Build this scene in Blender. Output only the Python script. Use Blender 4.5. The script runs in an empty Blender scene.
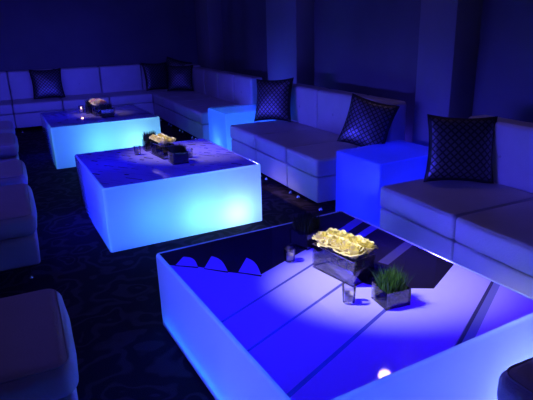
import bpy, bmesh, math, random
from mathutils import Vector, Matrix, noise
R = random.Random(7)
C = bpy.context.scene.collection
PI = math.pi

# ------------------------------------------------------------------ helpers
def obj(name, bm, mat, parent=None, smooth=True, mats=None):
    me = bpy.data.meshes.new(name)
    bm.normal_update()
    bm.to_mesh(me); bm.free()
    for m in (mats or [mat]): me.materials.append(m)
    if smooth:
        for p in me.polygons: p.use_smooth = True
        try: me.set_sharp_from_angle(angle=math.radians(38))
        except Exception: pass
    o = bpy.data.objects.new(name, me); C.objects.link(o)
    if parent is not None: o.parent = parent
    return o

def thing(name, label, cat, loc=(0, 0, 0), rotz=0, group=None):
    o = bpy.data.objects.new(name, None); C.objects.link(o)
    o.empty_display_size = .1
    o.location = loc; o.rotation_euler = (0, 0, rotz)
    o['label'] = label; o['category'] = cat
    if group: o['group'] = group
    return o

def tag(o, label, cat, group=None):
    o['label'] = label; o['category'] = cat
    if group: o['group'] = group
    return o

def dup(root, loc, rotz, label=None, group=None, scale=None):
    r = root.copy(); C.objects.link(r)
    r.location = loc; r.rotation_euler = (0, 0, rotz)
    if scale: r.scale = (scale,) * 3
    if label: r['label'] = label
    if group: r['group'] = group
    for ch in list(root.children):
        c = ch.copy(); C.objects.link(c); c.parent = r
        for g in list(ch.children):
            d = g.copy(); C.objects.link(d); d.parent = c
    return r

def struct(o):
    o['kind'] = 'structure'; return o

def box(bm, x0, x1, y0, y1, z0, z1, bev=0, seg=2):
    b = bmesh.new()
    bmesh.ops.create_cube(b, size=1)
    for v in b.verts:
        v.co = Vector((x0 + (v.co.x + .5) * (x1 - x0), y0 + (v.co.y + .5) * (y1 - y0), z0 + (v.co.z + .5) * (z1 - z0)))
    if bev: bmesh.ops.bevel(b, geom=b.edges[:], offset=bev, segments=seg, profile=.5, affect='EDGES')
    merge(bm, b)
    return bm

def merge(bm, b, M=None):
    mp = {}
    for v in b.verts: mp[v] = bm.verts.new(M @ v.co if M else v.co)
    for f in b.faces:
        try:
            nf = bm.faces.new([mp[v] for v in f.verts]); nf.material_index = f.material_index; nf.smooth = f.smooth
        except ValueError: pass
    b.free()

def cushion(x0, x1, y0, y1, z0, z1, r=.03, n=14, bulge=(0, 0, 0), wr=0.0, seed=0):
    """rounded, slightly puffed upholstered block"""
    bm = bmesh.new()
    lo, hi = Vector((x0, y0, z0)), Vector((x1, y1, z1))
    c, h = (lo + hi) / 2, (hi - lo) / 2
    def coords(L):
        # denser near the rounded edge
        a = [0, .25, .5, .75]
        e = r / (2 * L)
        base = [k * e for k in a]
        m = n - 2
        mid = [e + (1 - 2 * e) * i / m for i in range(m + 1)]
        return base + mid + [1 - k for k in reversed(base)]
    ax = [coords(h.x), coords(h.y), coords(h.z)]
    vd = {}
    def V(p):
        k = (round(p[0], 5), round(p[1], 5), round(p[2], 5))
        if k not in vd:
            q = Vector([(k[i] * 2 - 1) * h[i] for i in range(3)])
            inn = Vector([max(-h[i] + r, min(h[i] - r, q[i])) for i in range(3)])
            d = q - inn
            w = inn + d.normalized() * r if d.length > 1e-9 else q
            for i in range(3):
                if bulge[i]:
                    j, l = (i + 1) % 3, (i + 2) % 3
                    f = (1 - min(1, abs(q[j] / h[j])) ** 2.5) * (1 - min(1, abs(q[l] / h[l])) ** 2.5)
                    w[i] += math.copysign(1, q[i]) * bulge[i] * f * (abs(q[i]) / h[i]) ** 3
            if wr:
                nz = noise.noise(Vector((w.x * 7 + seed * 3.1, w.y * 7, w.z * 7)))
                w += w.normalized() * nz * wr
            vd[k] = bm.verts.new(c + w)
        return vd[k]
    for a in range(3):
        b_, d_ = (a + 1) % 3, (a + 2) % 3
        for s in (0, 1):
            A, B = ax[b_], ax[d_]
            for i in range(len(A) - 1):
                for j in range(len(B) - 1):
                    q = []
                    for (u, v) in ((A[i], B[j]), (A[i + 1], B[j]), (A[i + 1], B[j + 1]), (A[i], B[j + 1])):
                        p = [0, 0, 0]; p[a] = s; p[b_] = u; p[d_] = v
                        q.append(V(p))
                    if s == 0: q.reverse()
                    if len(set(q)) == 4: bm.faces.new(q)
    return bm

def tube(bm, pts, rad, n=8, closed=False, caps=True):
    pts = [Vector(p) for p in pts]
    N = len(pts); rings = []
    rr = rad if isinstance(rad, (list, tuple)) else [rad] * N
    for i, p in enumerate(pts):
        a = pts[(i - 1) % N] if (closed or i > 0) else p
        b = pts[(i + 1) % N] if (closed or i < N - 1) else p
        t = (b - a).normalized()
        up = Vector((0, 0, 1)) if abs(t.z) < .9 else Vector((1, 0, 0))
        u = t.cross(up).normalized(); v = t.cross(u).normalized()
        rings.append([bm.verts.new(p + (u * math.cos(2 * PI * k / n) + v * math.sin(2 * PI * k / n)) * rr[i]) for k in range(n)])
    for i in range(N if closed else N - 1):
        A, B = rings[i], rings[(i + 1) % N]
        for k in range(n): bm.faces.new((A[k], A[(k + 1) % n], B[(k + 1) % n], B[k]))
    if caps and not closed:
        bm.faces.new(rings[0]); bm.faces.new(list(reversed(rings[-1])))
    return bm

def lathe(bm, prof, n=24, cx=0, cy=0):
    rings = []
    for (r, z) in prof:
        if r < 1e-6: rings.append([bm.verts.new((cx, cy, z))])
        else: rings.append([bm.verts.new((cx + r * math.cos(2 * PI * k / n), cy + r * math.sin(2 * PI * k / n), z)) for k in range(n)])
    for A, B in zip(rings, rings[1:]):
        for k in range(n):
            a, b = A[k % len(A)], A[(k + 1) % n % len(A)]
            c, d = B[(k + 1) % n % len(B)], B[k % len(B)]
            f = []
            for v in (a, b, c, d):
                if v not in f: f.append(v)
            if len(f) > 2: bm.faces.new(f)
    return bm

def rrect(hx, hy, r, seg=6):
    out = []
    for (sx, sy, a0) in ((1, 1, 0), (-1, 1, PI / 2), (-1, -1, PI), (1, -1, 3 * PI / 2)):
        for k in range(seg + 1):
            a = a0 + PI / 2 * k / seg
            out.append((sx * (hx - r) + r * math.cos(a), sy * (hy - r) + r * math.sin(a)))
    return out

# ------------------------------------------------------------------ materials
def new(name):
    m = bpy.data.materials.new(name); m.use_nodes = True
    nt = m.node_tree; nt.nodes.clear()
    return m, nt, nt.nodes.new('ShaderNodeOutputMaterial')

def pbr(name, col, rough=.5, metal=0, spec=.5, nscale=0, namt=.1, bump=0, bscale=60, coat=0):
    m, nt, out = new(name)
    b = nt.nodes.new('ShaderNodeBsdfPrincipled')
    b.inputs['Base Color'].default_value = (*col, 1)
    b.inputs['Roughness'].default_value = rough
    b.inputs['Metallic'].default_value = metal
    b.inputs['Specular IOR Level'].default_value = spec
    b.inputs['Coat Weight'].default_value = coat
    tc = nt.nodes.new('ShaderNodeTexCoord')
    if nscale:
        n = nt.nodes.new('ShaderNodeTexNoise'); n.inputs['Scale'].default_value = nscale; n.inputs['Detail'].default_value = 4
        nt.links.new(tc.outputs['Object'], n.inputs['Vector'])
        r = nt.nodes.new('ShaderNodeValToRGB')
        r.color_ramp.elements[0].position = .3; r.color_ramp.elements[1].position = .7
        r.color_ramp.elements[0].color = (*[c * (1 - namt) for c in col], 1)
        r.color_ramp.elements[1].color = (*[min(1, c * (1 + namt)) for c in col], 1)
        nt.links.new(n.outputs['Fac'], r.inputs['Fac']); nt.links.new(r.outputs['Color'], b.inputs['Base Color'])
    if bump:
        n2 = nt.nodes.new('ShaderNodeTexNoise'); n2.inputs['Scale'].default_value = bscale; n2.inputs['Detail'].default_value = 3
        nt.links.new(tc.outputs['Object'], n2.inputs['Vector'])
        bp = nt.nodes.new('ShaderNodeBump'); bp.inputs['Strength'].default_value = bump; bp.inputs['Distance'].default_value = .01
        nt.links.new(n2.outputs['Fac'], bp.inputs['Height']); nt.links.new(bp.outputs['Normal'], b.inputs['Normal'])
    nt.links.new(b.outputs[0], out.inputs[0])
    return m

def acrylic(name, dif=(.8, .8, .85), tra=(.9, .9, .95), f=.6, gloss=.06, rough=.2):
    m, nt, out = new(name)
    d = nt.nodes.new('ShaderNodeBsdfDiffuse'); d.inputs[0].default_value = (*dif, 1)
    t = nt.nodes.new('ShaderNodeBsdfTranslucent'); t.inputs[0].default_value = (*tra, 1)
    mx = nt.nodes.new('ShaderNodeMixShader'); mx.inputs[0].default_value = f
    nt.links.new(d.outputs[0], mx.inputs[1]); nt.links.new(t.outputs[0], mx.inputs[2])
    g = nt.nodes.new('ShaderNodeBsdfGlossy'); g.inputs['Roughness'].default_value = rough
    fr = nt.nodes.new('ShaderNodeFresnel'); fr.inputs['IOR'].default_value = 1.45
    mu = nt.nodes.new('ShaderNodeMath'); mu.operation = 'MULTIPLY'; mu.inputs[1].default_value = gloss / .04
    nt.links.new(fr.outputs[0], mu.inputs[0])
    m2 = nt.nodes.new('ShaderNodeMixShader')
    nt.links.new(mu.outputs[0], m2.inputs[0]); nt.links.new(mx.outputs[0], m2.inputs[1]); nt.links.new(g.outputs[0], m2.inputs[2])
    nt.links.new(m2.outputs[0], out.inputs[0])
    return m

def thinglass(name, tint=(.85, .87, .9), base=.1):
    m, nt, out = new(name)
    t = nt.nodes.new('ShaderNodeBsdfTransparent'); t.inputs[0].default_value = (*tint, 1)
    g = nt.nodes.new('ShaderNodeBsdfGlossy'); g.inputs['Roughness'].default_value = .04
    lw = nt.nodes.new('ShaderNodeLayerWeight'); lw.inputs['Blend'].default_value = .2
    a = nt.nodes.new('ShaderNodeMath'); a.operation = 'ADD'; a.inputs[1].default_value = base; a.use_clamp = True
    nt.links.new(lw.outputs['Fresnel'], a.inputs[0])
    mx = nt.nodes.new('ShaderNodeMixShader')
    nt.links.new(a.outputs[0], mx.inputs[0]); nt.links.new(t.outputs[0], mx.inputs[1]); nt.links.new(g.outputs[0], mx.inputs[2])
    nt.links.new(mx.outputs[0], out.inputs[0])
    return m

def emit(name, col, s):
    m, nt, out = new(name)
    e = nt.nodes.new('ShaderNodeEmission'); e.inputs[0].default_value = (*col, 1); e.inputs[1].default_value = s
    nt.links.new(e.outputs[0], out.inputs[0]); return m

LEATHER = pbr('white_leather', (.56, .53, .58), .42, nscale=5, namt=.06, bump=.25, bscale=120)
LEATHER_PIPE = pbr('leather_piping', (.46, .43, .48), .45, nscale=9, namt=.05)
CHROME = pbr('chrome', (.8, .8, .82), .12, 1, nscale=3, namt=.03)
BLACKM = pbr('black_metal', (.02, .02, .025), .35, .6, nscale=5, namt=.1)
WALL = pbr('navy_drape_wall', (.155, .15, .19), .85, spec=.15, nscale=1.2, namt=.12, bump=.2, bscale=30)
PILLAR = pbr('painted_pillar', (.26, .25, .28), .8, spec=.2, nscale=1.5, namt=.08)
BODY = acrylic('glowing_acrylic', f=.7)
CUBE = acrylic('cube_acrylic', dif=(.3, .34, .7), tra=(.85, .88, .95), f=.7)
PRINT_W = acrylic('print_white_film', dif=(.8, .78, .9), tra=(.22, .006, 1), f=.5, gloss=.05, rough=.035)
PRINT_V = acrylic('print_violet_film', dif=(.5, .46, .66), tra=(.06, .015, .6), f=.4, gloss=.05, rough=.035)
PRINT_K = acrylic('print_black_ink', dif=(.012, .009, .03), tra=(.03, .01, .08), f=.2, gloss=.05, rough=.035)
PRINT_L = acrylic('print_line_ink', dif=(.16, .14, .26), tra=(.03, .05, .6), f=.5, gloss=.05, rough=.035)
PRINT_G = acrylic('print_grey_ink', dif=(.06, .05, .14), tra=(.08, .04, .25), f=.25, gloss=.05, rough=.035)
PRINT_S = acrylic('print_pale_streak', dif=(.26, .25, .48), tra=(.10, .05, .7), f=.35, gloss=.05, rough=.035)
RIM = acrylic('acrylic_rim', dif=(.8, .8, .9), tra=(.7, .75, .95), f=.6, gloss=.05, rough=.1)
GLASS = thinglass('clear_glass', base=.1)
GLASS2 = thinglass('vase_glass', (.86, .86, .92), base=.08)
FROST = thinglass('votive_glass', (.93, .92, .96), base=.12)
MIRROR = pbr('mirrored_band', (.5, .46, .55), .12, 1, nscale=4, namt=.1)
PEBBLE_SHADED = pbr('shaded_gravel', (.05, .035, .05), .5, nscale=80, namt=.5, bump=.8, bscale=150)  # gravel for the shadowed vases, shade put into its colour
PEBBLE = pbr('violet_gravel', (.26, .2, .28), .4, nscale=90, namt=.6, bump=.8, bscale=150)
WAX = acrylic('candle_wax', dif=(.8, .76, .82), tra=(.7, .66, .7), f=.4)
FLAME = emit('candle_flame', (1, .45, .2), 12)
ROSE = acrylic('cream_petal', dif=(.97, .9, .42), tra=(.97, .88, .34), f=.22, gloss=.02, rough=.5)
PEACH = acrylic('peach_petal', dif=(.9, .5, .25), tra=(.9, .45, .2), f=.22, gloss=.02, rough=.5)
GREEN = pbr('rose_stem_green', (.08, .16, .05), .5, nscale=30, namt=.2)
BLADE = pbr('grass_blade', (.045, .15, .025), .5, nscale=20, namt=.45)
BLADE_SHADED = pbr('shaded_grass_blade', (.010, .022, .010), .6, nscale=20, namt=.4)  # same grass darkened, paints in the shadow over the vase
LENS = emit('lamp_lens', (1, .6, .78), 8)

def carpet_mat():
    m, nt, out = new('damask_carpet')
    N = nt.nodes; L = nt.links
    b = N.new('ShaderNodeBsdfPrincipled'); b.inputs['Roughness'].default_value = .95; b.inputs['Specular IOR Level'].default_value = .1
    tc = N.new('ShaderNodeTexCoord')
    n0 = N.new('ShaderNodeTexNoise'); n0.inputs['Scale'].default_value = 3.5; n0.inputs['Detail'].default_value = 2
    L.new(tc.outputs['Object'], n0.inputs['Vector'])
    mv = N.new('ShaderNodeMixRGB'); mv.blend_type = 'ADD'; mv.inputs[0].default_value = .35
    L.new(tc.outputs['Object'], mv.inputs[1]); L.new(n0.outputs['Color'], mv.inputs[2])
    w = N.new('ShaderNodeTexVoronoi'); w.feature = 'SMOOTH_F1'; w.inputs['Scale'].default_value = 5.5
    L.new(mv.outputs[0], w.inputs['Vector'])
    s = N.new('ShaderNodeMath'); s.operation = 'SINE'
    mu = N.new('ShaderNodeMath'); mu.operation = 'MULTIPLY'; mu.inputs[1].default_value = 26
    L.new(w.outputs['Distance'], mu.inputs[0]); L.new(mu.outputs[0], s.inputs[0])
    n1 = N.new('ShaderNodeTexNoise'); n1.inputs['Scale'].default_value = 9
    L.new(tc.outputs['Object'], n1.inputs['Vector'])
    mm = N.new('ShaderNodeMath'); mm.operation = 'MULTIPLY'
    L.new(s.outputs[0], mm.inputs[0]); L.new(n1.outputs['Fac'], mm.inputs[1])
    r = N.new('ShaderNodeValToRGB'); r.color_ramp.elements[0].position = .05; r.color_ramp.elements[1].position = .4
    r.color_ramp.elements[0].color = (.022, .013, .03, 1); r.color_ramp.elements[1].color = (.055, .034, .068, 1)
    L.new(mm.outputs[0], r.inputs['Fac']); L.new(r.outputs['Color'], b.inputs['Base Color'])
    n2 = N.new('ShaderNodeTexNoise'); n2.inputs['Scale'].default_value = 250
    L.new(tc.outputs['Object'], n2.inputs['Vector'])
    bp = N.new('ShaderNodeBump'); bp.inputs['Strength'].default_value = .5; bp.inputs['Distance'].default_value = .01
    L.new(n2.outputs['Fac'], bp.inputs['Height']); L.new(bp.outputs[0], b.inputs['Normal'])
    L.new(b.outputs[0], out.inputs[0]); return m
CARPET = carpet_mat()

def pillow_mat():
    """black satin with a grid of sequin diamonds (from the cushion's own UVs)"""
    m, nt, out = new('sequin_lattice_satin')
    N = nt.nodes; L = nt.links
    uv = N.new('ShaderNodeUVMap'); uv.uv_map = 'UVMap'
    mp = N.new('ShaderNodeMapping'); mp.inputs['Rotation'].default_value = (0, 0, PI / 4); mp.inputs['Scale'].default_value = (13, 13, 1)
    L.new(uv.outputs[0], mp.inputs[0])
    sp = N.new('ShaderNodeSeparateXYZ'); L.new(mp.outputs[0], sp.inputs[0])
    d = []
    for ax in 'XY':
        f = N.new('ShaderNodeMath'); f.operation = 'PINGPONG'; f.inputs[1].default_value = .5
        L.new(sp.outputs[ax], f.inputs[0]); d.append(f)
    mn = N.new('ShaderNodeMath'); mn.operation = 'MINIMUM'
    L.new(d[0].outputs[0], mn.inputs[0]); L.new(d[1].outputs[0], mn.inputs[1])
    gt = N.new('ShaderNodeMath'); gt.operation = 'GREATER_THAN'; gt.inputs[1].default_value = .15
    L.new(mn.outputs[0], gt.inputs[0])
    a = N.new('ShaderNodeBsdfPrincipled'); a.inputs['Base Color'].default_value = (.012, .01, .016, 1); a.inputs['Roughness'].default_value = .5
    b = N.new('ShaderNodeBsdfPrincipled'); b.inputs['Base Color'].default_value = (.17, .16, .22, 1); b.inputs['Roughness'].default_value = .4; b.inputs['Metallic'].default_value = .75
    mx = N.new('ShaderNodeMixShader')
    L.new(gt.outputs[0], mx.inputs[0]); L.new(a.outputs[0], mx.inputs[1]); L.new(b.outputs[0], mx.inputs[2])
    L.new(mx.outputs[0], out.inputs[0]); return m
PILLOW = pillow_mat()
SATIN = pbr('black_satin', (.012, .01, .016), .5, nscale=8, namt=.2)

# ------------------------------------------------------------------ room
XR, YB, XL, YF, HC = 3.08, 9.42, -3.2, -1.6, 3.4
b = bmesh.new(); box(b, XL - .1, XR + .1, YF - .1, YB + .1, -.06, 0); struct(obj('floor', b, CARPET, smooth=False))

def drape_wall(p0, p1, nrm, name):
    """fabric-hung wall with soft vertical folds"""
    bm = bmesh.new(); p0 = Vector(p0); p1 = Vector(p1); n = int((p1 - p0).length * 18)
    fr, bk = [], []
    for i in range(n + 1):
        t = i / n; s = t * (p1 - p0).length
        off = .012 * math.sin(s * 9 + 1.3 * math.sin(s * 2.1)) + .01 * math.sin(s * 3.7)
        q = p0.lerp(p1, t) + Vector(nrm) * off
        k = p0.lerp(p1, t) - Vector(nrm) * .1
        fr.append((bm.verts.new((q.x, q.y, 0)), bm.verts.new((q.x, q.y, HC))))
        bk.append((bm.verts.new((k.x, k.y, 0)), bm.verts.new((k.x, k.y, HC))))
    for i in range(n):
        bm.faces.new((fr[i][0], fr[i + 1][0], fr[i + 1][1], fr[i][1]))
        bm.faces.new((bk[i + 1][0], bk[i][0], bk[i][1], bk[i + 1][1]))
        bm.faces.new((fr[i][1], fr[i + 1][1], bk[i + 1][1], bk[i][1]))
    return struct(obj(name, bm, WALL))
drape_wall((XR, YF, 0), (XR, YB, 0), (-1, 0, 0), 'wall_right')
drape_wall((XL, YB, 0), (XR + .1, YB, 0), (0, -1, 0), 'wall_back')
b = bmesh.new(); box(b, XL - .1, XL, YF, YB, 0, HC); struct(obj('wall_left', b, WALL, smooth=False))
for i, (y0, y1) in enumerate(((2.90, 3.28), (5.24, 6.0), (8.1, 8.7))):
    b = bmesh.new(); box(b, 2.85, XR + .02, y0, y1, 0, HC, .012)
    struct(obj('trim_%d' % (i + 1), b, PILLAR))

# ------------------------------------------------------------------ sofas: sections of W wide, D deep. local: front at -y, seat width along x
def legs(root, w, d, zb):
    for sx in (-1, 1):
        for sy in (0, 1):
            bm = bmesh.new()
            lathe(bm, [(0, 0), (.016, 0), (.018, .004), (.012, .02), (.013, zb * .6), (.019, zb - .004), (.019, zb + .004), (0, zb + .004)], 14)
            o = obj('leg', bm, CHROME, root); o.location = (sx * (w / 2 - .07), .07 if sy == 0 else d - .07, 0)

def piping(root, x0, x1, y0, y1, z, r=.03):
    bm = bmesh.new()
    pts = [((x0 + x1) / 2 + x, (y0 + y1) / 2 + y, z) for x, y in rrect((x1 - x0) / 2, (y1 - y0) / 2, r, 5)]
    tube(bm, pts, .0042, 6, closed=True)
    return obj('piping', bm, LEATHER_PIPE, root)

ZB = .085
def sofa_section(name, label, w, loc, rotz, group, back='back', hb=.80, D=.83):
    """origin on the floor at the middle of the front edge"""
    t = thing(name, label, 'sofa', loc, rotz, group)
    g = .004
    obj('base', cushion(-w / 2 + g, w / 2 - g, 0, D - .02, ZB, .285, .014, 6), LEATHER, t)
    y1 = D - .17
    sc = obj('seat_cushion', cushion(-w / 2 + g, w / 2 - g, -.008, y1 if back != 'none' else D, .29, .43, .024, 12, (0, .006, .012), .003, R.random() * 9), LEATHER, t)
    piping(sc, -w / 2 + g + .012, w / 2 - g - .012, .004, (y1 if back != 'none' else D) - .01, .4245, .02)
    if back != 'none':
        bk = obj('backrest', cushion(-w / 2 + g, w / 2 - g, y1 + .002, D, .29, hb, .03, 12, (0, .014, 0), .003, R.random() * 9), LEATHER, t)
        bm = bmesh.new()
        bmesh.ops.create_uvsphere(bm, u_segments=12, v_segments=8, radius=.012)
        for v in bm.verts: v.co = Vector((v.co.x, v.co.y * .5 + y1 - .011, v.co.z + .60))
        obj('tuft_button', bm, LEATHER_PIPE, bk)
    if back == 'corner':    # second backrest on the right hand side
        obj('backrest', cushion(w / 2 - .17, w / 2 + .002, -.0, y1, .44, hb - .004, .03, 12, (.01, 0, 0), .003, 4), LEATHER, t)
    legs(t, w, D, ZB)
    return t

SX = 1.95
def right_run(ys, labels, group, D=.83):
    for (a, bb), lab in zip(ys, labels):
        sofa_section('sofa_section', lab, bb - a, (SX, (a + bb) / 2, 0), -PI / 2, group, D=D)
right_run([(4.40, 5.04), (3.77, 4.40), (3.265, 3.77)],
          ['white leather sofa section with a black patterned cushion, beside the far light blue cube',
           'white leather sofa section in the middle of the three between the two glowing cubes',
           'white leather sofa section with a tilted black cushion, behind the deep blue glowing cube'],
          'white sofa sections between the glowing cubes')
right_run([(1.88, 2.51), (1.20, 1.88), (.48, 1.20)],
          ['white leather sofa section holding the large lattice cushion, in front of the deep blue cube',
           'white leather sofa section at the right edge, opposite the near glowing table',
           'nearest white leather sofa section, mostly cut off by the right edge of the photo'],
          'white sofa sections beside the near table')
right_run([(5.97, 6.56), (6.56, 7.15), (7.15, 7.74), (7.74, 8.34)],
          ['white leather sofa section touching the far glowing cube',
           'second white leather sofa section beyond the far glowing cube',
           'third white leather sofa section beyond the far glowing cube',
           'white leather sofa section of the right run next to the corner piece'],
          'white sofa sections beyond the far cube')
YS = 8.36
sofa_section('corner_sofa_section', 'white leather corner sofa section under the three heaped dark cushions', .83, (SX + .415, YS, 0), 0, 'back wall sofa sections', 'corner', .83)
for a, bb, lab in ((1.27, 1.95, 'white leather back wall sofa section adjoining the corner piece'),
                   (.59, 1.27, 'white leather back wall sofa section directly behind the far table flowers'),
                   (-.09, .59, 'white leather back wall sofa section with the single square dark cushion'),
                   (-.77, -.09, 'white leather back wall sofa section at the far left edge of the photo')):
    sofa_section('sofa_section', lab, bb - a, ((a + bb) / 2, YS, 0), 0, 'back wall sofa sections', 'back', .85)

# ------------------------------------------------------------------ ottomans (left row and the near right one)
def ottoman(label, x1, y0, y1, w=.72, zt=.42, group='white ottomans along the left side'):
    cx, cy = x1 - w / 2, (y0 + y1) / 2
    t = thing('ottoman', label, 'ottoman', (cx, cy, 0), 0, group)
    d = (y1 - y0) / 2
    obj('base', cushion(-w / 2 + .012, w / 2 - .012, -d + .012, d - .012, .10, zt - .14, .02, 8, (.006, .006, 0)), LEATHER, t)
    sc = obj('seat_cushion', cushion(-w / 2, w / 2, -d, d, zt - .137, zt, .05, 14, (.012, .012, .014), .004, R.random() * 9), LEATHER, t)
    piping(sc, -w / 2 + .016, w / 2 - .016, -d + .016, d - .016, zt - .012, .045)
    for sx in (-1, 1):
        for sy in (-1, 1):
            bm = bmesh.new()
            lathe(bm, [(0, 0), (.018, 0), (.02, .004), (.013, .03), (.014, .08), (.02, .1), (.02, .104), (0, .104)], 14)
            o = obj('leg', bm, CHROME, t); o.location = (sx * (w / 2 - .08), sy * (d - .08), 0)
    return t
ottoman('nearest white ottoman, only its dark top corner showing at the bottom left edge', .03, .66, 1.33)
ottoman('large white ottoman in the lower left foreground with bright blue front edge', .03, 1.50, 2.10)
ottoman('white ottoman left of the middle table, the nearer of that pair', -.02, 3.08, 3.84)
ottoman('white ottoman left of the middle table, the farther of that pair', -.04, 4.05, 4.64)
ottoman('white ottoman at left edge opposite the far table, the nearer of that pair', -.08, 5.34, 6.0)
ottoman('farthest white ottoman at left edge, just before the back wall sofa', -.1, 6.25, 6.9)
t = ottoman('dark rounded ottoman cut off at the bottom right corner in front of the near table', 1.86, .22, .87, .76, .45, None)

# ------------------------------------------------------------------ light-up tables
def lamp(name, kind, loc, col, power, parent=None, size=.06, rot=None, **kw):
    l = bpy.data.lights.new(name, kind); l.color = col; l.energy = power
    if kind in ('POINT', 'SPOT'): l.shadow_soft_size = size
    if kind == 'AREA':
        l.shape = 'RECTANGLE'; l.size = kw.get('sx', .5); l.size_y = kw.get('sy', .5)
    if kind == 'SPOT':
        l.spot_size = kw.get('angle', .5); l.spot_blend = kw.get('blend', 1)
    o = bpy.data.objects.new(name, l); C.objects.link(o); o.location = loc
    if rot is not None: o.rotation_euler = rot
    if parent: o.parent = parent
    return o

def aim(o, target):
    o.rotation_euler = (Vector(target) - Vector(o.location)).to_track_quat('-Z', 'Y').to_euler()

def poly(bm, pts, z, mi):
    vs = [bm.verts.new((x, y, z)) for x, y in pts]
    f = bm.faces.new(vs); f.material_index = mi
    f.normal_update()
    if f.normal.z < 0: f.normal_flip()

def table(label, cx, cy, rz, a, bdim, h, kind):
    t = thing('light_table', label, 'table', (cx, cy, 0), rz, 'glowing lounge tables')
    bm = bmesh.new()
    prof = [(0, .004), (0, h - .012), (-.003, h - .004), (-.008, h), (-.016, h)]
    rings = []
    for off, z in prof:
        rings.append([bm.verts.new((x, y, z)) for x, y in rrect(a / 2 + off, bdim / 2 + off, .022 + off * .5, 5)])
    for A, B in zip(rings, rings[1:]):
        n = len(A)
        for k in range(n): bm.faces.new((A[k], A[(k + 1) % n], B[(k + 1) % n], B[k]))
    body = obj('acrylic_body', bm, BODY, t)
    # base plate holding the lamps
    bm = bmesh.new(); box(bm, -a / 2 + .03, a / 2 - .03, -bdim / 2 + .03, bdim / 2 - .03, .004, .016, .003)
    obj('base_plate', bm, RIM, t)
    # printed top
    bm = bmesh.new(); zt = h - .003; hx, hy = a / 2 - .0165, bdim / 2 - .0165
    box(bm, -hx, hx, -hy, hy, zt - .006, zt)
    for f in [f for f in bm.faces if f.calc_center_median().z < zt - .0005]: bm.faces.remove(f)
    def clip(pts):
        # Sutherland-Hodgman against the top's rectangle
        for axis, lim, sg in ((0, hx, 1), (0, -hx, -1), (1, hy, 1), (1, -hy, -1)):
            out = []
            for i in range(len(pts)):
                p, q = pts[i], pts[(i + 1) % len(pts)]
                ip, iq = sg * p[axis] <= sg * lim + 1e-9, sg * q[axis] <= sg * lim + 1e-9
                if ip: out.append(p)
                if ip != iq:
                    s = (lim - p[axis]) / (q[axis] - p[axis])
                    out.append((p[0] + s * (q[0] - p[0]), p[1] + s * (q[1] - p[1])))
            pts = out
            if len(pts) < 3: return []
        return pts
    lay = [0]
    layers = []
    def P(pts, mi):
        c = clip(pts)
        if len(c) > 2 and kind == 'bars':
            layers.append((c, mi))
        elif len(c) > 2:
            lay[0] += 1
            poly(bm, c, zt + .00025 + .00002 * lay[0], mi)
    def bar(p, q, w0, w1, mi):
        p, q = Vector(p), Vector(q); n = (q - p).normalized(); n = Vector((-n.y, n.x))
        P([tuple(p + n * w0 / 2), tuple(q + n * w1 / 2), tuple(q - n * w1 / 2), tuple(p - n * w0 / 2)], mi)
    if kind == 'bars':
        # big dark field along the far edge, with wave-shaped cut-outs
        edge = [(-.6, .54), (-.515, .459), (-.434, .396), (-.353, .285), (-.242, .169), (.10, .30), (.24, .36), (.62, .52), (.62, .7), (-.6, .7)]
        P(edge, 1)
        def bump(bl, br, top, w):
            # base point left, base point right, crest
            bl, br, top = Vector(bl), Vector(br), Vector(top)
            pts = [bl]
            for k in range(1, 8):
                s = k / 8
                pts.append(bl.lerp(top, math.sin(s * PI / 2)) + (top - bl).orthogonal().normalized() * 0)
            pts.append(top)
            for k in range(1, 8):
                s = k / 8
                m = top.lerp(br, s); nrm = (top - bl).normalized()
                m += nrm * .035 * math.sin(s * PI)
                pts.append(m)
            pts.append(br)
            P([tuple(p) for p in pts], 0)
            n = (br - bl).normalized()
            bar(tuple(bl + n * .0), tuple(br), .008, .012, 1)
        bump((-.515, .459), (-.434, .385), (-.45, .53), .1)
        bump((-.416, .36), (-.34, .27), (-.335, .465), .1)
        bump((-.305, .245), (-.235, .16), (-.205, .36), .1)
        # thin lines between the pale bars
        bar((-.62, -.12), (.2, .215), .010, .014, 3)
        bar((-.62, -.325), (.05, -.065), .010, .014, 3)
        bar((-.62, -.58), (.12, -.29), .018, .014, 3)
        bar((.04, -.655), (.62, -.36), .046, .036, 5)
        bar((.04, -.640), (.62, -.345), .012, .012, 4)
        # slanted dark block on the right with pale streaks
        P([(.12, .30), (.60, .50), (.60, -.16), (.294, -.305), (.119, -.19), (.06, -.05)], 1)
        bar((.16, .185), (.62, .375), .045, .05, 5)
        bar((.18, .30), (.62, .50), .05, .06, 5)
        bar((.28, -.02), (.62, .12), .05, .05, 4)  # faint reflection of light, painted into the dark block
    else:
        rr = random.Random(3 if kind == 'text_a' else 11)
        ang = math.radians(-54 if kind == 'text_a' else -12); dx, dy = math.cos(ang), math.sin(ang)
        for row in range(-9, 10):
            off = row * .075 + rr.uniform(-.008, .008)
            s = -.75
            while s < .75:
                l = rr.choice((.02, .04, .06, .09, .14)); 
                if rr.random() < .62:
                    p = (s * dx - off * dy, s * dy + off * dx); q = ((s + l) * dx - off * dy, (s + l) * dy + off * dx)
                    w = rr.choice((.006, .010, .016)) * (1.0 if kind == 'text_a' else 1.8)
                    bar(p, q, w, w, rr.choice((1, 1, 4, 3)))
                s += l + rr.uniform(.02, .09)
            if row % 3 == 0 and kind == 'text_a':
                bar((-.8 * dx - (off + .035) * dy, -.8 * dy + (off + .035) * dx), (.8 * dx - (off + .035) * dy, .8 * dy + (off + .035) * dx), .004, .004, 3)
        if kind == 'text_b':
            for k in range(6):
                x0 = -.5 + k * .09
                P([(x0, .15), (x0 + .05, .18), (x0 + .02, .42), (x0 - .03, .40)], 2)
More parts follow.
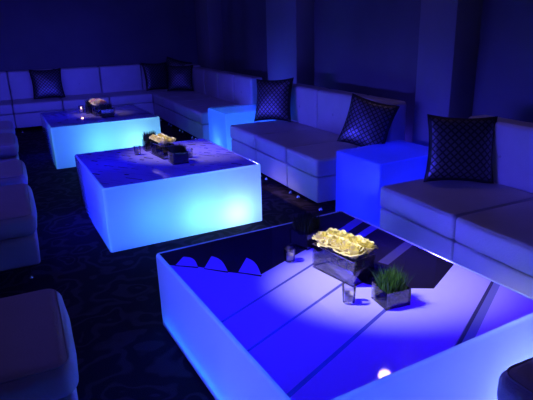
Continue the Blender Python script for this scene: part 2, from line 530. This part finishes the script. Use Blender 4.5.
    if layers:      # cut the film along every printed outline, then ink each piece
        for c, mi in layers:
            for i in range(len(c)):
                p, q = Vector((*c[i], 0)), Vector((*c[(i + 1) % len(c)], 0))
                d = q - p
                if d.length < 1e-5: continue
                n = Vector((-d.y, d.x, 0)).normalized()
                # only pieces close to this edge need cutting
                mid, rad = (p + q) / 2, d.length / 2 + .004
                fs = []
                for f in bm.faces:
                    xs = [v.co.x for v in f.verts]; ys = [v.co.y for v in f.verts]
                    if min(xs) <= max(p.x, q.x) + .001 and max(xs) >= min(p.x, q.x) - .001 and min(ys) <= max(p.y, q.y) + .001 and max(ys) >= min(p.y, q.y) - .001: fs.append(f)
                g = set(fs)
                for f in fs: g.update(f.verts); g.update(f.edges)
                bmesh.ops.bisect_plane(bm, geom=list(g), dist=1e-6, plane_co=(p.x, p.y, zt), plane_no=n)
        def inside(pt, c):
            r_ = False
            for i in range(len(c)):
                (x1, y1), (x2, y2) = c[i], c[(i + 1) % len(c)]
                if (y1 > pt.y) != (y2 > pt.y) and pt.x < (x2 - x1) * (pt.y - y1) / (y2 - y1) + x1: r_ = not r_
            return r_
        for f in bm.faces:
            m = f.calc_center_median(); f.material_index = 0
            for c, mi in layers:
                if inside(m, c): f.material_index = mi
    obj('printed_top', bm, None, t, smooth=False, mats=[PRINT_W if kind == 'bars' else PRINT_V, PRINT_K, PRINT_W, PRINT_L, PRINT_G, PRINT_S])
    return t, h

NEAR = (1.0618, 1.6853, .0655, 1.105, 1.281, .383)
MID = (.9305, 3.884, .0439, 1.133, 1.139, .443)
FAR = (.8194, 6.469, .0336, 1.170, 1.226, .450)
T1, h1 = table('nearest glowing table, its top printed with a dark block, wave shapes and slanted bars', *NEAR, 'bars')
T2, h2 = table('middle glowing table, pale blue front and rows of small dark marks on top', *MID, 'text_a')
T3, h3 = table('farthest glowing table, dark patterned top, in front of the back wall sofa', *FAR, 'text_b')

BLUE = (.03, .13, 1); DEEP = (.012, .02, 1); CY = (.22, .62, 1); PALE = (.5, .9, 1); VIO = (.12, .03, 1)
def inner(T, name, loc, col, p, size=.05): return lamp(name, 'POINT', loc, col, p, T, size)
def front(T, name, loc, col, p): return lamp(name, 'AREA', loc, col, p, T, rot=(-PI / 2, 0, 0), sx=.10, sy=.05)
def strip(T, name, loc, col, p, sx, sy): return lamp(name, 'AREA', loc, col, p, T, rot=(PI, 0, 0), sx=sx, sy=sy)
# near
inner(T1, 'table_lamp', (-.36, -.2, .12), (.018, .035, 1), 3.4)
inner(T1, 'table_lamp', (-.30, .35, .10), (.012, .03, 1), 3)
inner(T1, 'table_lamp', (.40, -.50, .07), (.36, .56, 1), 2.6)
inner(T1, 'table_lamp', (.0, -.42, .12), (.04, .09, 1), 1.8)
inner(T1, 'table_lamp', (.25, .3, .10), (.02, .01, 1), 3)
inner(T1, 'table_lamp', (.44, .1, .15), (.10, .085, 1), 8)
strip(T1, 'table_strip_lamp', (-.525, 0, .022), (.004, .22, 1), 1.4, .02, 1.2)
# mid
front(T2, 'table_panel_lamp', (.36, -.40, .10), (.45, 1, .9), .85)
front(T2, 'table_panel_lamp', (.08, -.34, .14), (.20, .90, 1), .95)
front(T2, 'table_panel_lamp', (-.26, -.32, .18), (.02, .22, 1), 1.2)
inner(T2, 'table_lamp', (-.36, .1, .16), (0, 0, 1), 9)
inner(T2, 'table_lamp', (.2, .3, .16), (.03, .02, 1), 5)
inner(T2, 'table_lamp', (.47, .1, .15), (.06, .06, 1), 16)
strip(T2, 'table_strip_lamp', (-.545, -.1, .022), (.002, .06, 1), .8, .02, .9)
# far
front(T3, 'table_panel_lamp', (.30, -.36, .18), (.30, .95, 1), 1.3)
front(T3, 'table_panel_lamp', (-.10, -.32, .20), (.14, .75, 1), 1.4)
inner(T3, 'table_lamp', (-.35, .1, .14), (.003, .005, 1), 9)

# ------------------------------------------------------------------ glowing side cubes
def cube(label, x0, x1, y0, y1, h, rz=0):
    cx, cy = (x0 + x1) / 2, (y0 + y1) / 2
    t = thing('light_cube', label, 'side table', (cx, cy, 0), rz, 'glowing side cubes')
    w, d = (x1 - x0) / 2, (y1 - y0) / 2
    bm = cushion(-w, w, -d, d, .004, h, .012, 6)
    obj('acrylic_shell', bm, CUBE, t)
    bm = bmesh.new(); box(bm, -w + .05, w - .05, -d + .05, d - .05, .008, .02, .003)
    obj('base_plate', bm, RIM, t)
    return t
C1 = cube('light blue glowing cube side table beyond the middle table', 2.0, 2.68, 5.30, 5.88, .5)
C2 = cube('deep blue glowing cube side table between two sofas, behind the near table', 2.09, 2.73, 2.735, 3.235, .5, .07)
inner(C1, 'cube_lamp', (-.19, .0, .09), (.10, .50, 1), 2.2)
inner(C1, 'cube_lamp', (.1, .0, .22), (.001, .035, 1), 8)
inner(C2, 'cube_lamp', (-.10, 0, .14), (.004, .014, 1), 3.5)
inner(C2, 'cube_lamp', (.12, .08, .26), (.003, .004, 1), 2.0)

# ------------------------------------------------------------------ throw cushions
def pillow_mesh(s=.25, th=.075, n=22):
    me = bmesh.new(); uvl = me.loops.layers.uv.new('UVMap')
    def pt(u, v, sd):
        # pinched outline with pointed corners
        ex = 1 - .10 * (1 - abs(v) ** 2.2) * abs(u) ** 3
        ey = 1 - .10 * (1 - abs(u) ** 2.2) * abs(v) ** 3
        prof = ((1 - abs(u) ** 2.6) * (1 - abs(v) ** 2.6)) ** .55
        wob = .006 * noise.noise(Vector((u * 2.3, v * 2.3, sd * 5)))
        return Vector((u * s * ex, sd * (th * prof + wob * prof), v * s * ey))
    for sd in (-1, 1):
        g = [[me.verts.new(pt(-1 + 2 * i / n, -1 + 2 * j / n, sd)) for j in range(n + 1)] for i in range(n + 1)]
        for i in range(n):
            for j in range(n):
                q = [(i, j), (i + 1, j), (i + 1, j + 1), (i, j + 1)]
                if sd > 0: q.reverse()
                f = me.faces.new([g[a][c] for a, c in q])
                f.material_index = 0 if (sd < 0 and 1 <= i < n - 1 and 1 <= j < n - 1) else 1
                for lp, (a, c) in zip(f.loops, q): lp[uvl].uv = (a / n, c / n)
    bmesh.ops.remove_doubles(me, verts=me.verts[:], dist=1e-5)
    return me
_pm = None
def pillow(label, loc, yaw, lean, spin=0, s=1.0, group='black lattice cushions'):
    """front faces local -y; yaw turns it, lean tips the top back, spin rolls it in its own plane"""
    global _pm
    if _pm is None:
        o = obj('throw_cushion', pillow_mesh(), None, None, mats=[PILLOW, SATIN]); _pm = o
        bm = bmesh.new()
        pts = []
        for k in range(4):
            for i in range(12):
                u = -1 + 2 * i / 12
                a, c = [(u, -1), (1, u), (-u, 1), (-1, -u)][k]
                ex = 1 - .10 * (1 - abs(c) ** 2.2) * abs(a) ** 3; ey = 1 - .10 * (1 - abs(a) ** 2.2) * abs(c) ** 3
                pts.append((a * .25 * ex, 0, c * .25 * ey))
        tube(bm, pts, .004, 6, closed=True)
        obj('piping', bm, SATIN, o)
    else:
        o = _pm.copy(); C.objects.link(o)
        for ch in _pm.children:
            c = ch.copy(); C.objects.link(c); c.parent = o
    M = Matrix.Rotation(yaw, 4, 'Z') @ Matrix.Rotation(-lean, 4, 'X') @ Matrix.Rotation(spin, 4, 'Y')
    o.rotation_euler = M.to_euler(); o.location = loc; o.scale = (s,) * 3
    tag(o, label, 'cushion', group)
    return o
pillow('square dark cushion alone on the back wall sofa, left of the far table flowers', (.44, YS + .42, .65), 0, .28, .0, .92)
pillow('dark cushion leaning on the back wall sofa, leftmost of the three in the corner', (2.14, YS + .44, .655), .25, .3, .04, .92)
pillow('dark cushion propped deepest in the sofa corner, peeking over its two neighbours', (2.50, YS + .48, .69), -.55, .2, .25, .9)
pillow('dark cushion with bright glints, front right one of the three in the sofa corner', (2.42, YS + .02, .64), -.40, .34, .02, .84)
pillow('tall black lattice cushion beside the light blue cube, on its near side', (2.42, 4.96, .655), -1.00, .26, -.06, .90)
pillow('black lattice cushion tilted on one corner behind the deep blue cube', (2.46, 3.36, .635), -.95, .26, .22, .80)
pillow('large black lattice cushion in front, on the sofa right of the deep blue cube', (2.42, 2.34, .635), -.55, .30, .04, .84)

# ------------------------------------------------------------------ roses, grass vases, votives
def petal(bm, rad, height, width, curl, ang, tilt, z0):
    nu, nv = 6, 5
    g = []
    for i in range(nu + 1):
        u = i / nu; row = []
        for j in range(nv + 1):
            v = -1 + 2 * j / nv
            w = width * math.sin(min(1, u * 1.15 + .12) * PI / 2) * (1 - .35 * max(0, u - .6) ** 1.0 * abs(v))
            a = v * w / max(rad, .006) * .5
            a = max(-1.3, min(1.3, a))
            r = rad * (.35 + .65 * math.sin(u * PI / 2)) + tilt * u * u + .03 * curl * max(0, u - .7) ** 2 * 8 * (1 - .3 * abs(v))
            z = z0 + height * (u - curl * 1.6 * max(0, u - .75) ** 2 * 8) - .12 * height * v * v * u
            row.append(bm.verts.new((r * math.cos(ang + a), r * math.sin(ang + a), z)))
        g.append(row)
    for i in range(nu):
        for j in range(nv): bm.faces.new((g[i][j], g[i][j + 1], g[i + 1][j + 1], g[i + 1][j]))

def rose_mesh(seed):
    rr = random.Random(seed); bm = bmesh.new()
    for ring, (n, rad, hgt, wid, curl, tilt) in enumerate(((3, .007, .046, .016, .0, .0), (4, .013, .047, .024, .05, .002), (5, .019, .044, .032, .12, .004), (5, .024, .040, .038, .2, .007), (6, .027, .031, .040, .3, .009))):
        a0 = rr.random() * 6
        for k in range(n):
            petal(bm, rad * rr.uniform(.92, 1.08), hgt * rr.uniform(.93, 1.07), wid, curl * rr.uniform(.7, 1.3), a0 + 2 * PI * k / n + rr.uniform(-.12, .12), tilt, 0)
    return bm
roses = []
def make_rose(mat, seed):
    o = obj('rose', rose_mesh(seed), mat)
    bm = bmesh.new(); tube(bm, [(0, 0, .004), (.003, .002, -.03), (.001, -.002, -.062)], .0022, 6)
    lathe(bm, [(0, -.006), (.008, -.004), (.011, .004), (.006, .008)], 10)
    obj('stem', bm, GREEN, o)
    return o
def wpos(T, dx, dy):
    cx, cy, rz = T[:3]
    return cx + math.cos(rz) * dx - math.sin(rz) * dy, cy + math.sin(rz) * dx + math.cos(rz) * dy

def box_shell(bm, hx, hy, h, wall=.003, z0=0):
    """open-topped vase: outer and inner walls, rim and floor"""
    def ring(x, y, z): return [bm.verts.new(p) for p in ((x, y, z), (-x, y, z), (-x, -y, z), (x, -y, z))]
    R_ = [ring(hx, hy, z0), ring(hx, hy, z0 + h), ring(hx - wall, hy - wall, z0 + h), ring(hx - wall, hy - wall, z0 + .005)]
    for A, B in zip(R_, R_[1:]):
        for k in range(4): bm.faces.new((A[k], A[(k + 1) % 4], B[(k + 1) % 4], B[k]))
    bm.faces.new(list(reversed(R_[0]))); bm.faces.new(R_[-1])
    return bm

def trough(T, dx, dy, rot, L, W, H, label, nl, nw, rose_label, rgroup, peach=False, seeds=3, rs=1.0):
    x, y = wpos(T, dx, dy); z = T[5] - .0015
    t = thing('flower_trough', label, 'vase', (x, y, z), T[2] + rot)
    bm = bmesh.new(); box_shell(bm, W / 2, L / 2, H); obj('glass_walls', bm, GLASS2, t, smooth=False)
    bm = bmesh.new(); box(bm, -W / 2 + .005, W / 2 - .005, -L / 2 + .005, L / 2 - .005, .007, H * .56, .002)
    obj('mirrored_liner', bm, MIRROR, t)
    bm = bmesh.new(); pts = [(a, c, H) for a, c in rrect(W / 2, L / 2, .004, 2)]; tube(bm, pts, .0018, 6, closed=True); obj('polished_rim', bm, CHROME, t)
    protos = [make_rose(PEACH if (peach and k == 1) else ROSE, 31 + k + int(peach) * 10) for k in range(seeds)]
    used = [False] * seeds
    n = 0
    for i in range(nl):
        for j in range(nw):
            lx = (j - (nw - 1) / 2) * (W / nw) * .98 + R.uniform(-.004, .004)
            ly = (i - (nl - 1) / 2) * (L / nl) * 1.0 + R.uniform(-.004, .004)
            c, s = math.cos(T[2] + rot), math.sin(T[2] + rot)
            k = n % seeds; p = protos[k]
            loc = (x + c * lx - s * ly, y + s * lx + c * ly, z + H * .56 + .064 * rs - (.030 if rs > 1.2 else .008) + R.uniform(-.002, .006))
            e = (R.uniform(-.15, .15) - (i - (nl - 1) / 2) * .06, (j - (nw - 1) / 2) * .22 + R.uniform(-.1, .1), R.uniform(0, 6))
            if used[k]:
                q = p.copy(); C.objects.link(q)
                for ch in p.children:
                    d = ch.copy(); C.objects.link(d); d.parent = q
            else: q = p; used[k] = True
            q.location = loc; q.rotation_euler = e; q.scale = (rs * R.uniform(.92, 1.06),) * 3
            tag(q, rose_label, 'flower', rgroup)
            n += 1
    return t

def grass_vase(T, dx, dy, rot, S, H, label, tall, blades, dark=False, seed=1):
    x, y = wpos(T, dx, dy); z = T[5] - .0015
    t = thing('grass_vase', label, 'plant', (x, y, z), T[2] + rot, 'square glass vases of grass')
    bm = bmesh.new(); box_shell(bm, S / 2, S / 2, H); obj('glass_walls', bm, GLASS, t, smooth=False)
    n = 10; bm = bmesh.new(); rr = random.Random(seed)
    # gravel fill: block with an uneven upper surface
    hs = S / 2 - .005
    bm = cushion(-hs, hs, -hs, hs, .007, H * .80, .004, 10)
    for v in bm.verts:
        if v.co.z > H * .75: v.co.z += H * .10 * math.cos(v.co.x / hs * 3.0) * math.cos(v.co.y / hs * 3.0) * 1.0 + rr.uniform(-.002, .002)
    obj('gravel', bm, PEBBLE_SHADED if dark else PEBBLE, t)
    bm = bmesh.new()
    for k in range(blades):
        bx, by = rr.uniform(-hs, hs) * .93, rr.uniform(-hs, hs) * .93
        hgt = tall * rr.uniform(.6, 1.08); az = rr.uniform(0, 2 * PI) if rr.random() < .4 else math.atan2(by, bx)
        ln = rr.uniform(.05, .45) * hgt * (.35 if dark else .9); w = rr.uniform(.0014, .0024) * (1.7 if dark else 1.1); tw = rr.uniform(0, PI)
        z0 = H * .72; prev = None
        for s_ in range(5):
            u = s_ / 4; o_ = ln * u * u * (.5 + .6 * math.hypot(bx, by) / hs)
            cx_, cy_ = bx + math.cos(az) * o_, by + math.sin(az) * o_
            ww = w * (1 - u * .92)
            a = Vector((cx_ + math.cos(tw) * ww, cy_ + math.sin(tw) * ww, z0 + hgt * (u - .12 * u * u)))
            c = Vector((cx_ - math.cos(tw) * ww, cy_ - math.sin(tw) * ww, a.z))
            d = Vector((cx_ + math.cos(tw + PI / 2) * ww * .5, cy_ + math.sin(tw + PI / 2) * ww * .5, a.z))
            cur = [bm.verts.new(p) for p in (a, c, d)]
            if prev:
                for i in range(3): bm.faces.new((prev[i], prev[(i + 1) % 3], cur[(i + 1) % 3], cur[i]))
            prev = cur
    g = obj('grass', bm, BLADE_SHADED if dark else BLADE, t); g['kind'] = 'stuff'
    return t

def votive(T, dx, dy, r, h, label, lit=False, mat=None):
    x, y = wpos(T, dx, dy); z = T[5] - .0015
    t = thing('votive_holder', label, 'candle holder', (x, y, z), 0, 'small glass candle holders')
    bm = bmesh.new()
    lathe(bm, [(0, 0), (r * .82, 0), (r * .86, .003), (r, h), (r - .0028, h), (r * .80, .010), (0, .010)], 28)
    obj('glass_cup', bm, mat or FROST, t)
    bm = bmesh.new(); lathe(bm, [(0, .0105), (r * .74, .0105), (r * .80, h * .48), (r * .76, h * .51), (0, h * .50)], 20)
    cn = obj('candle', bm, WAX, t)
    bm = bmesh.new(); tube(bm, [(0, 0, h * .49), (.0006, 0, h * .49 + .008)], .0009, 6); obj('wick', bm, BLACKM, cn)
    if lit:
        bm = bmesh.new(); z1 = h * .49 + .006
        lathe(bm, [(0, z1), (.004, z1 + .004), (.0045, z1 + .008), (.002, z1 + .016), (0, z1 + .022)], 10)
        obj('flame', bm, FLAME, cn)
        lamp('candle_glow', 'POINT', (0, 0, z1 + .012), (1, .5, .35), .12, t, .01)
    return t

# near table
trough(NEAR, .075, .002, .13, .245, .13, .11, 'long mirrored glass trough of cream roses on the near table', 5, 2,
       'cream rose packed in the long trough on the near table', 'cream roses on the near table', rs=1.21)
grass_vase(NEAR, .078, -.292, -.15, .105, .068, 'square glass vase of bright green grass in front of the near table roses', .085, 520, seed=2)
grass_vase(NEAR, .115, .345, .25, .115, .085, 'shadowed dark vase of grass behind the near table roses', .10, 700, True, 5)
votive(NEAR, -.058, -.212, .027, .072, 'frosted glass votive beside the square grass vase on the near table')
votive(NEAR, -.055, .222, .026, .062, 'small glass votive left of the near table roses, by the dark printed area')
# middle table
trough(MID, .045, .11, .10, .26, .11, .10, 'glass trough of pale yellow roses on the middle table', 5, 2,
       'pale yellow rose packed in the trough on the middle table', 'yellow roses on the middle table', rs=.98)
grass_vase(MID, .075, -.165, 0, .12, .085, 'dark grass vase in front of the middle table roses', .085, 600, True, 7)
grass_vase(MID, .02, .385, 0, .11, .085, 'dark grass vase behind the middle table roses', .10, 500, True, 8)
votive(MID, -.12, .27, .027, .07, 'small clear votive left of the roses on the middle table', mat=GLASS2)
votive(MID, .20, -.06, .027, .07, 'small clear votive right of the dark grass vase on the middle table', mat=GLASS2)
# far table
trough(FAR, .02, .0, .10, .24, .12, .12, 'small glass trough of cream and peach roses on the far table', 4, 2,
       'cream or peach rose packed in the trough on the far table', 'cream and peach roses on the far table', True, rs=1.3)
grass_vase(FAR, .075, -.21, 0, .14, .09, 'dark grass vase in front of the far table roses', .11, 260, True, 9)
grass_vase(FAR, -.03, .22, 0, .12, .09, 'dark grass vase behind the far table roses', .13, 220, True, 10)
votive(FAR, -.13, .30, .03, .09, 'bright lit votive left of the roses on the far table', True)
votive(FAR, .18, -.03, .028, .07, 'dim clear votive right of the grass vase on the far table', mat=GLASS2)

# ------------------------------------------------------------------ ceiling pin spots (real fixtures) and added blue wash fills
def pinspot(label, loc, target, col, power, angle, lens=LENS):
    t = thing('pin_spotlight', label, 'spotlight', loc, 0, 'pin spotlights over the tables')
    d = (Vector(target) - Vector(loc)).normalized()
    q = d.to_track_quat('-Z', 'Y')
    bm = bmesh.new(); lathe(bm, [(0, .14), (.035, .14), (.05, .10), (.052, 0), (.056, 0), (.056, .105), (.038, .15), (0, .15)], 24)
    h = obj('housing', bm, BLACKM, t); h.rotation_euler = q.to_euler()
    bm = bmesh.new(); lathe(bm, [(0, .012), (.05, .012), (.05, .016), (0, .016)], 24)
    o = obj('lens', bm, lens, t); o.rotation_euler = q.to_euler()
    bm = bmesh.new(); tube(bm, [(0, 0, .12), (0, 0, HC - loc[2])], .008, 8); obj('hanging_rod', bm, BLACKM, t)
    s = lamp('pin_beam', 'SPOT', d * .03, col, power, t, .03, angle=angle, blend=1); s.rotation_euler = q.to_euler()
    return t
fx, fy = wpos(NEAR, .16, -.12)
pinspot('black pin spotlight hanging above the left of the near table', (-.55, 2.3, 2.75), (fx, fy, .4), (1, .93, .88), 640, .30)
fx, fy = wpos(MID, .22, .15)
pinspot('black pin spotlight hanging above the left of the middle table', (-.6, 4.9, 2.75), (fx, fy, .45), (1, .84, .86), 480, .32)
fx, fy = wpos(FAR, .05, .05)
pinspot('black pin spotlight hanging above the left of the far table', (-.6, 7.2, 2.75), (fx, fy, .45), (1, .76, .72), 260, .24)

# wall spotlight clamped to the near pillar, pointing down at the near table (seen mirrored in its glossy top)
LENS2 = emit('wall_spot_lens', (1, .62, .78), 34)
lp = Vector((2.72, 3.302, 2.548)); t = thing('wall_spotlight', 'small pink-white wall spotlight on the pillar, mirrored in the near table top', 'spotlight', lp)
q = (Vector((.85, 1.15, .4)) - lp).to_track_quat('-Z', 'Y').to_euler()
bm = bmesh.new(); lathe(bm, [(0, .12), (.045, .12), (.062, .09), (.066, -.01), (.070, -.01), (.068, .09), (.05, .125), (0, .125)], 24)
obj('housing', bm, BLACKM, t).rotation_euler = q
bm = bmesh.new(); lathe(bm, [(0, .004), (.062, .004), (.062, .008), (0, .008)], 24)
obj('lens', bm, LENS2, t).rotation_euler = q
bm = bmesh.new(); tube(bm, [(.03, 0, .09), (.09, -.02, .12), (2.855 - lp.x, min(0, 3.24 - lp.y), .12)], .009, 8); obj('bracket', bm, BLACKM, t)

def wash(loc, target, col, power, sx, sy):
    l = lamp('wash_fill', 'AREA', loc, col, power, None, rot=(0, 0, 0), sx=sx, sy=sy); aim(l, target); return l
wash((-1.2, 3.2, 2.9), (2.6, 4.0, .3), (.04, .02, 1), 6, 1.2, 3)
wash((-.6, 4.2, 3.2), (1.6, 9.3, .6), (.08, .06, 1), 26, 2, 1)
l = wash((-.8, 3.9, .70), (2.6, 3.9, .46), (.06, .055, 1), 11, 5.6, .15)  # added low strip without a fixture, brightens the right-hand sofa fronts
l.data.spread = math.radians(32)
l = wash((.6, 5.2, 1.05), (.6, 8.6, .62), (.045, .045, 1), 6, 2.6, .15)  # second added strip, no fixture, brightens the back wall sofa
l.data.spread = math.radians(50)
# up-lights behind the cubes against the pillars
lamp('up_light', 'SPOT', (2.80, 5.55, .35), (.03, .03, 1), 5, None, .05, rot=(PI, 0, 0), angle=2.2)
lamp('up_light', 'SPOT', (2.92, 8.9, .3), (.03, .04, 1), 3, None, .05, rot=(PI, 0, 0), angle=2.2)
lamp('up_light', 'SPOT', (2.98, 3.6, .3), (.05, .03, 1), 3, None, .05, rot=(PI, 0, 0), angle=2.2)

# ------------------------------------------------------------------ world, camera, view
w = bpy.data.worlds.new('World'); bpy.context.scene.world = w; w.use_nodes = True
w.node_tree.nodes['Background'].inputs[0].default_value = (.085, .075, .42, 1)
w.node_tree.nodes['Background'].inputs[1].default_value = .07

aw, pitch, roll, ch, f = .43522, .32128, -.02898, 1.3876, 520.23
r = Vector((math.cos(aw), -math.sin(aw), 0))
F = Vector((math.sin(aw) * math.cos(pitch), math.cos(aw) * math.cos(pitch), -math.sin(pitch)))
U = Vector((math.sin(aw) * math.sin(pitch), math.cos(aw) * math.sin(pitch), math.cos(pitch)))
Rr = r * math.cos(roll) + U * math.sin(roll); Ur = -r * math.sin(roll) + U * math.cos(roll)
cam = bpy.data.cameras.new('Camera'); co = bpy.data.objects.new('Camera', cam); C.objects.link(co)
M = Matrix((( Rr.x, Ur.x, -F.x, 0), (Rr.y, Ur.y, -F.y, 0), (Rr.z, Ur.z, -F.z, ch), (0, 0, 0, 1)))
co.matrix_world = M
cam.sensor_width = 36; cam.lens = f * 36 / 533; cam.clip_start = .05
bpy.context.scene.camera = co
s = bpy.context.scene
s.view_settings.view_transform = 'Standard'; s.view_settings.look = 'None'; s.view_settings.gamma = 1; s.view_settings.use_curve_mapping = False
s.view_settings.exposure = 0
s.cycles.use_denoising = True
s.cycles.max_bounces = 8; s.cycles.transparent_max_bounces = 12
s.cycles.sample_clamp_indirect = 6
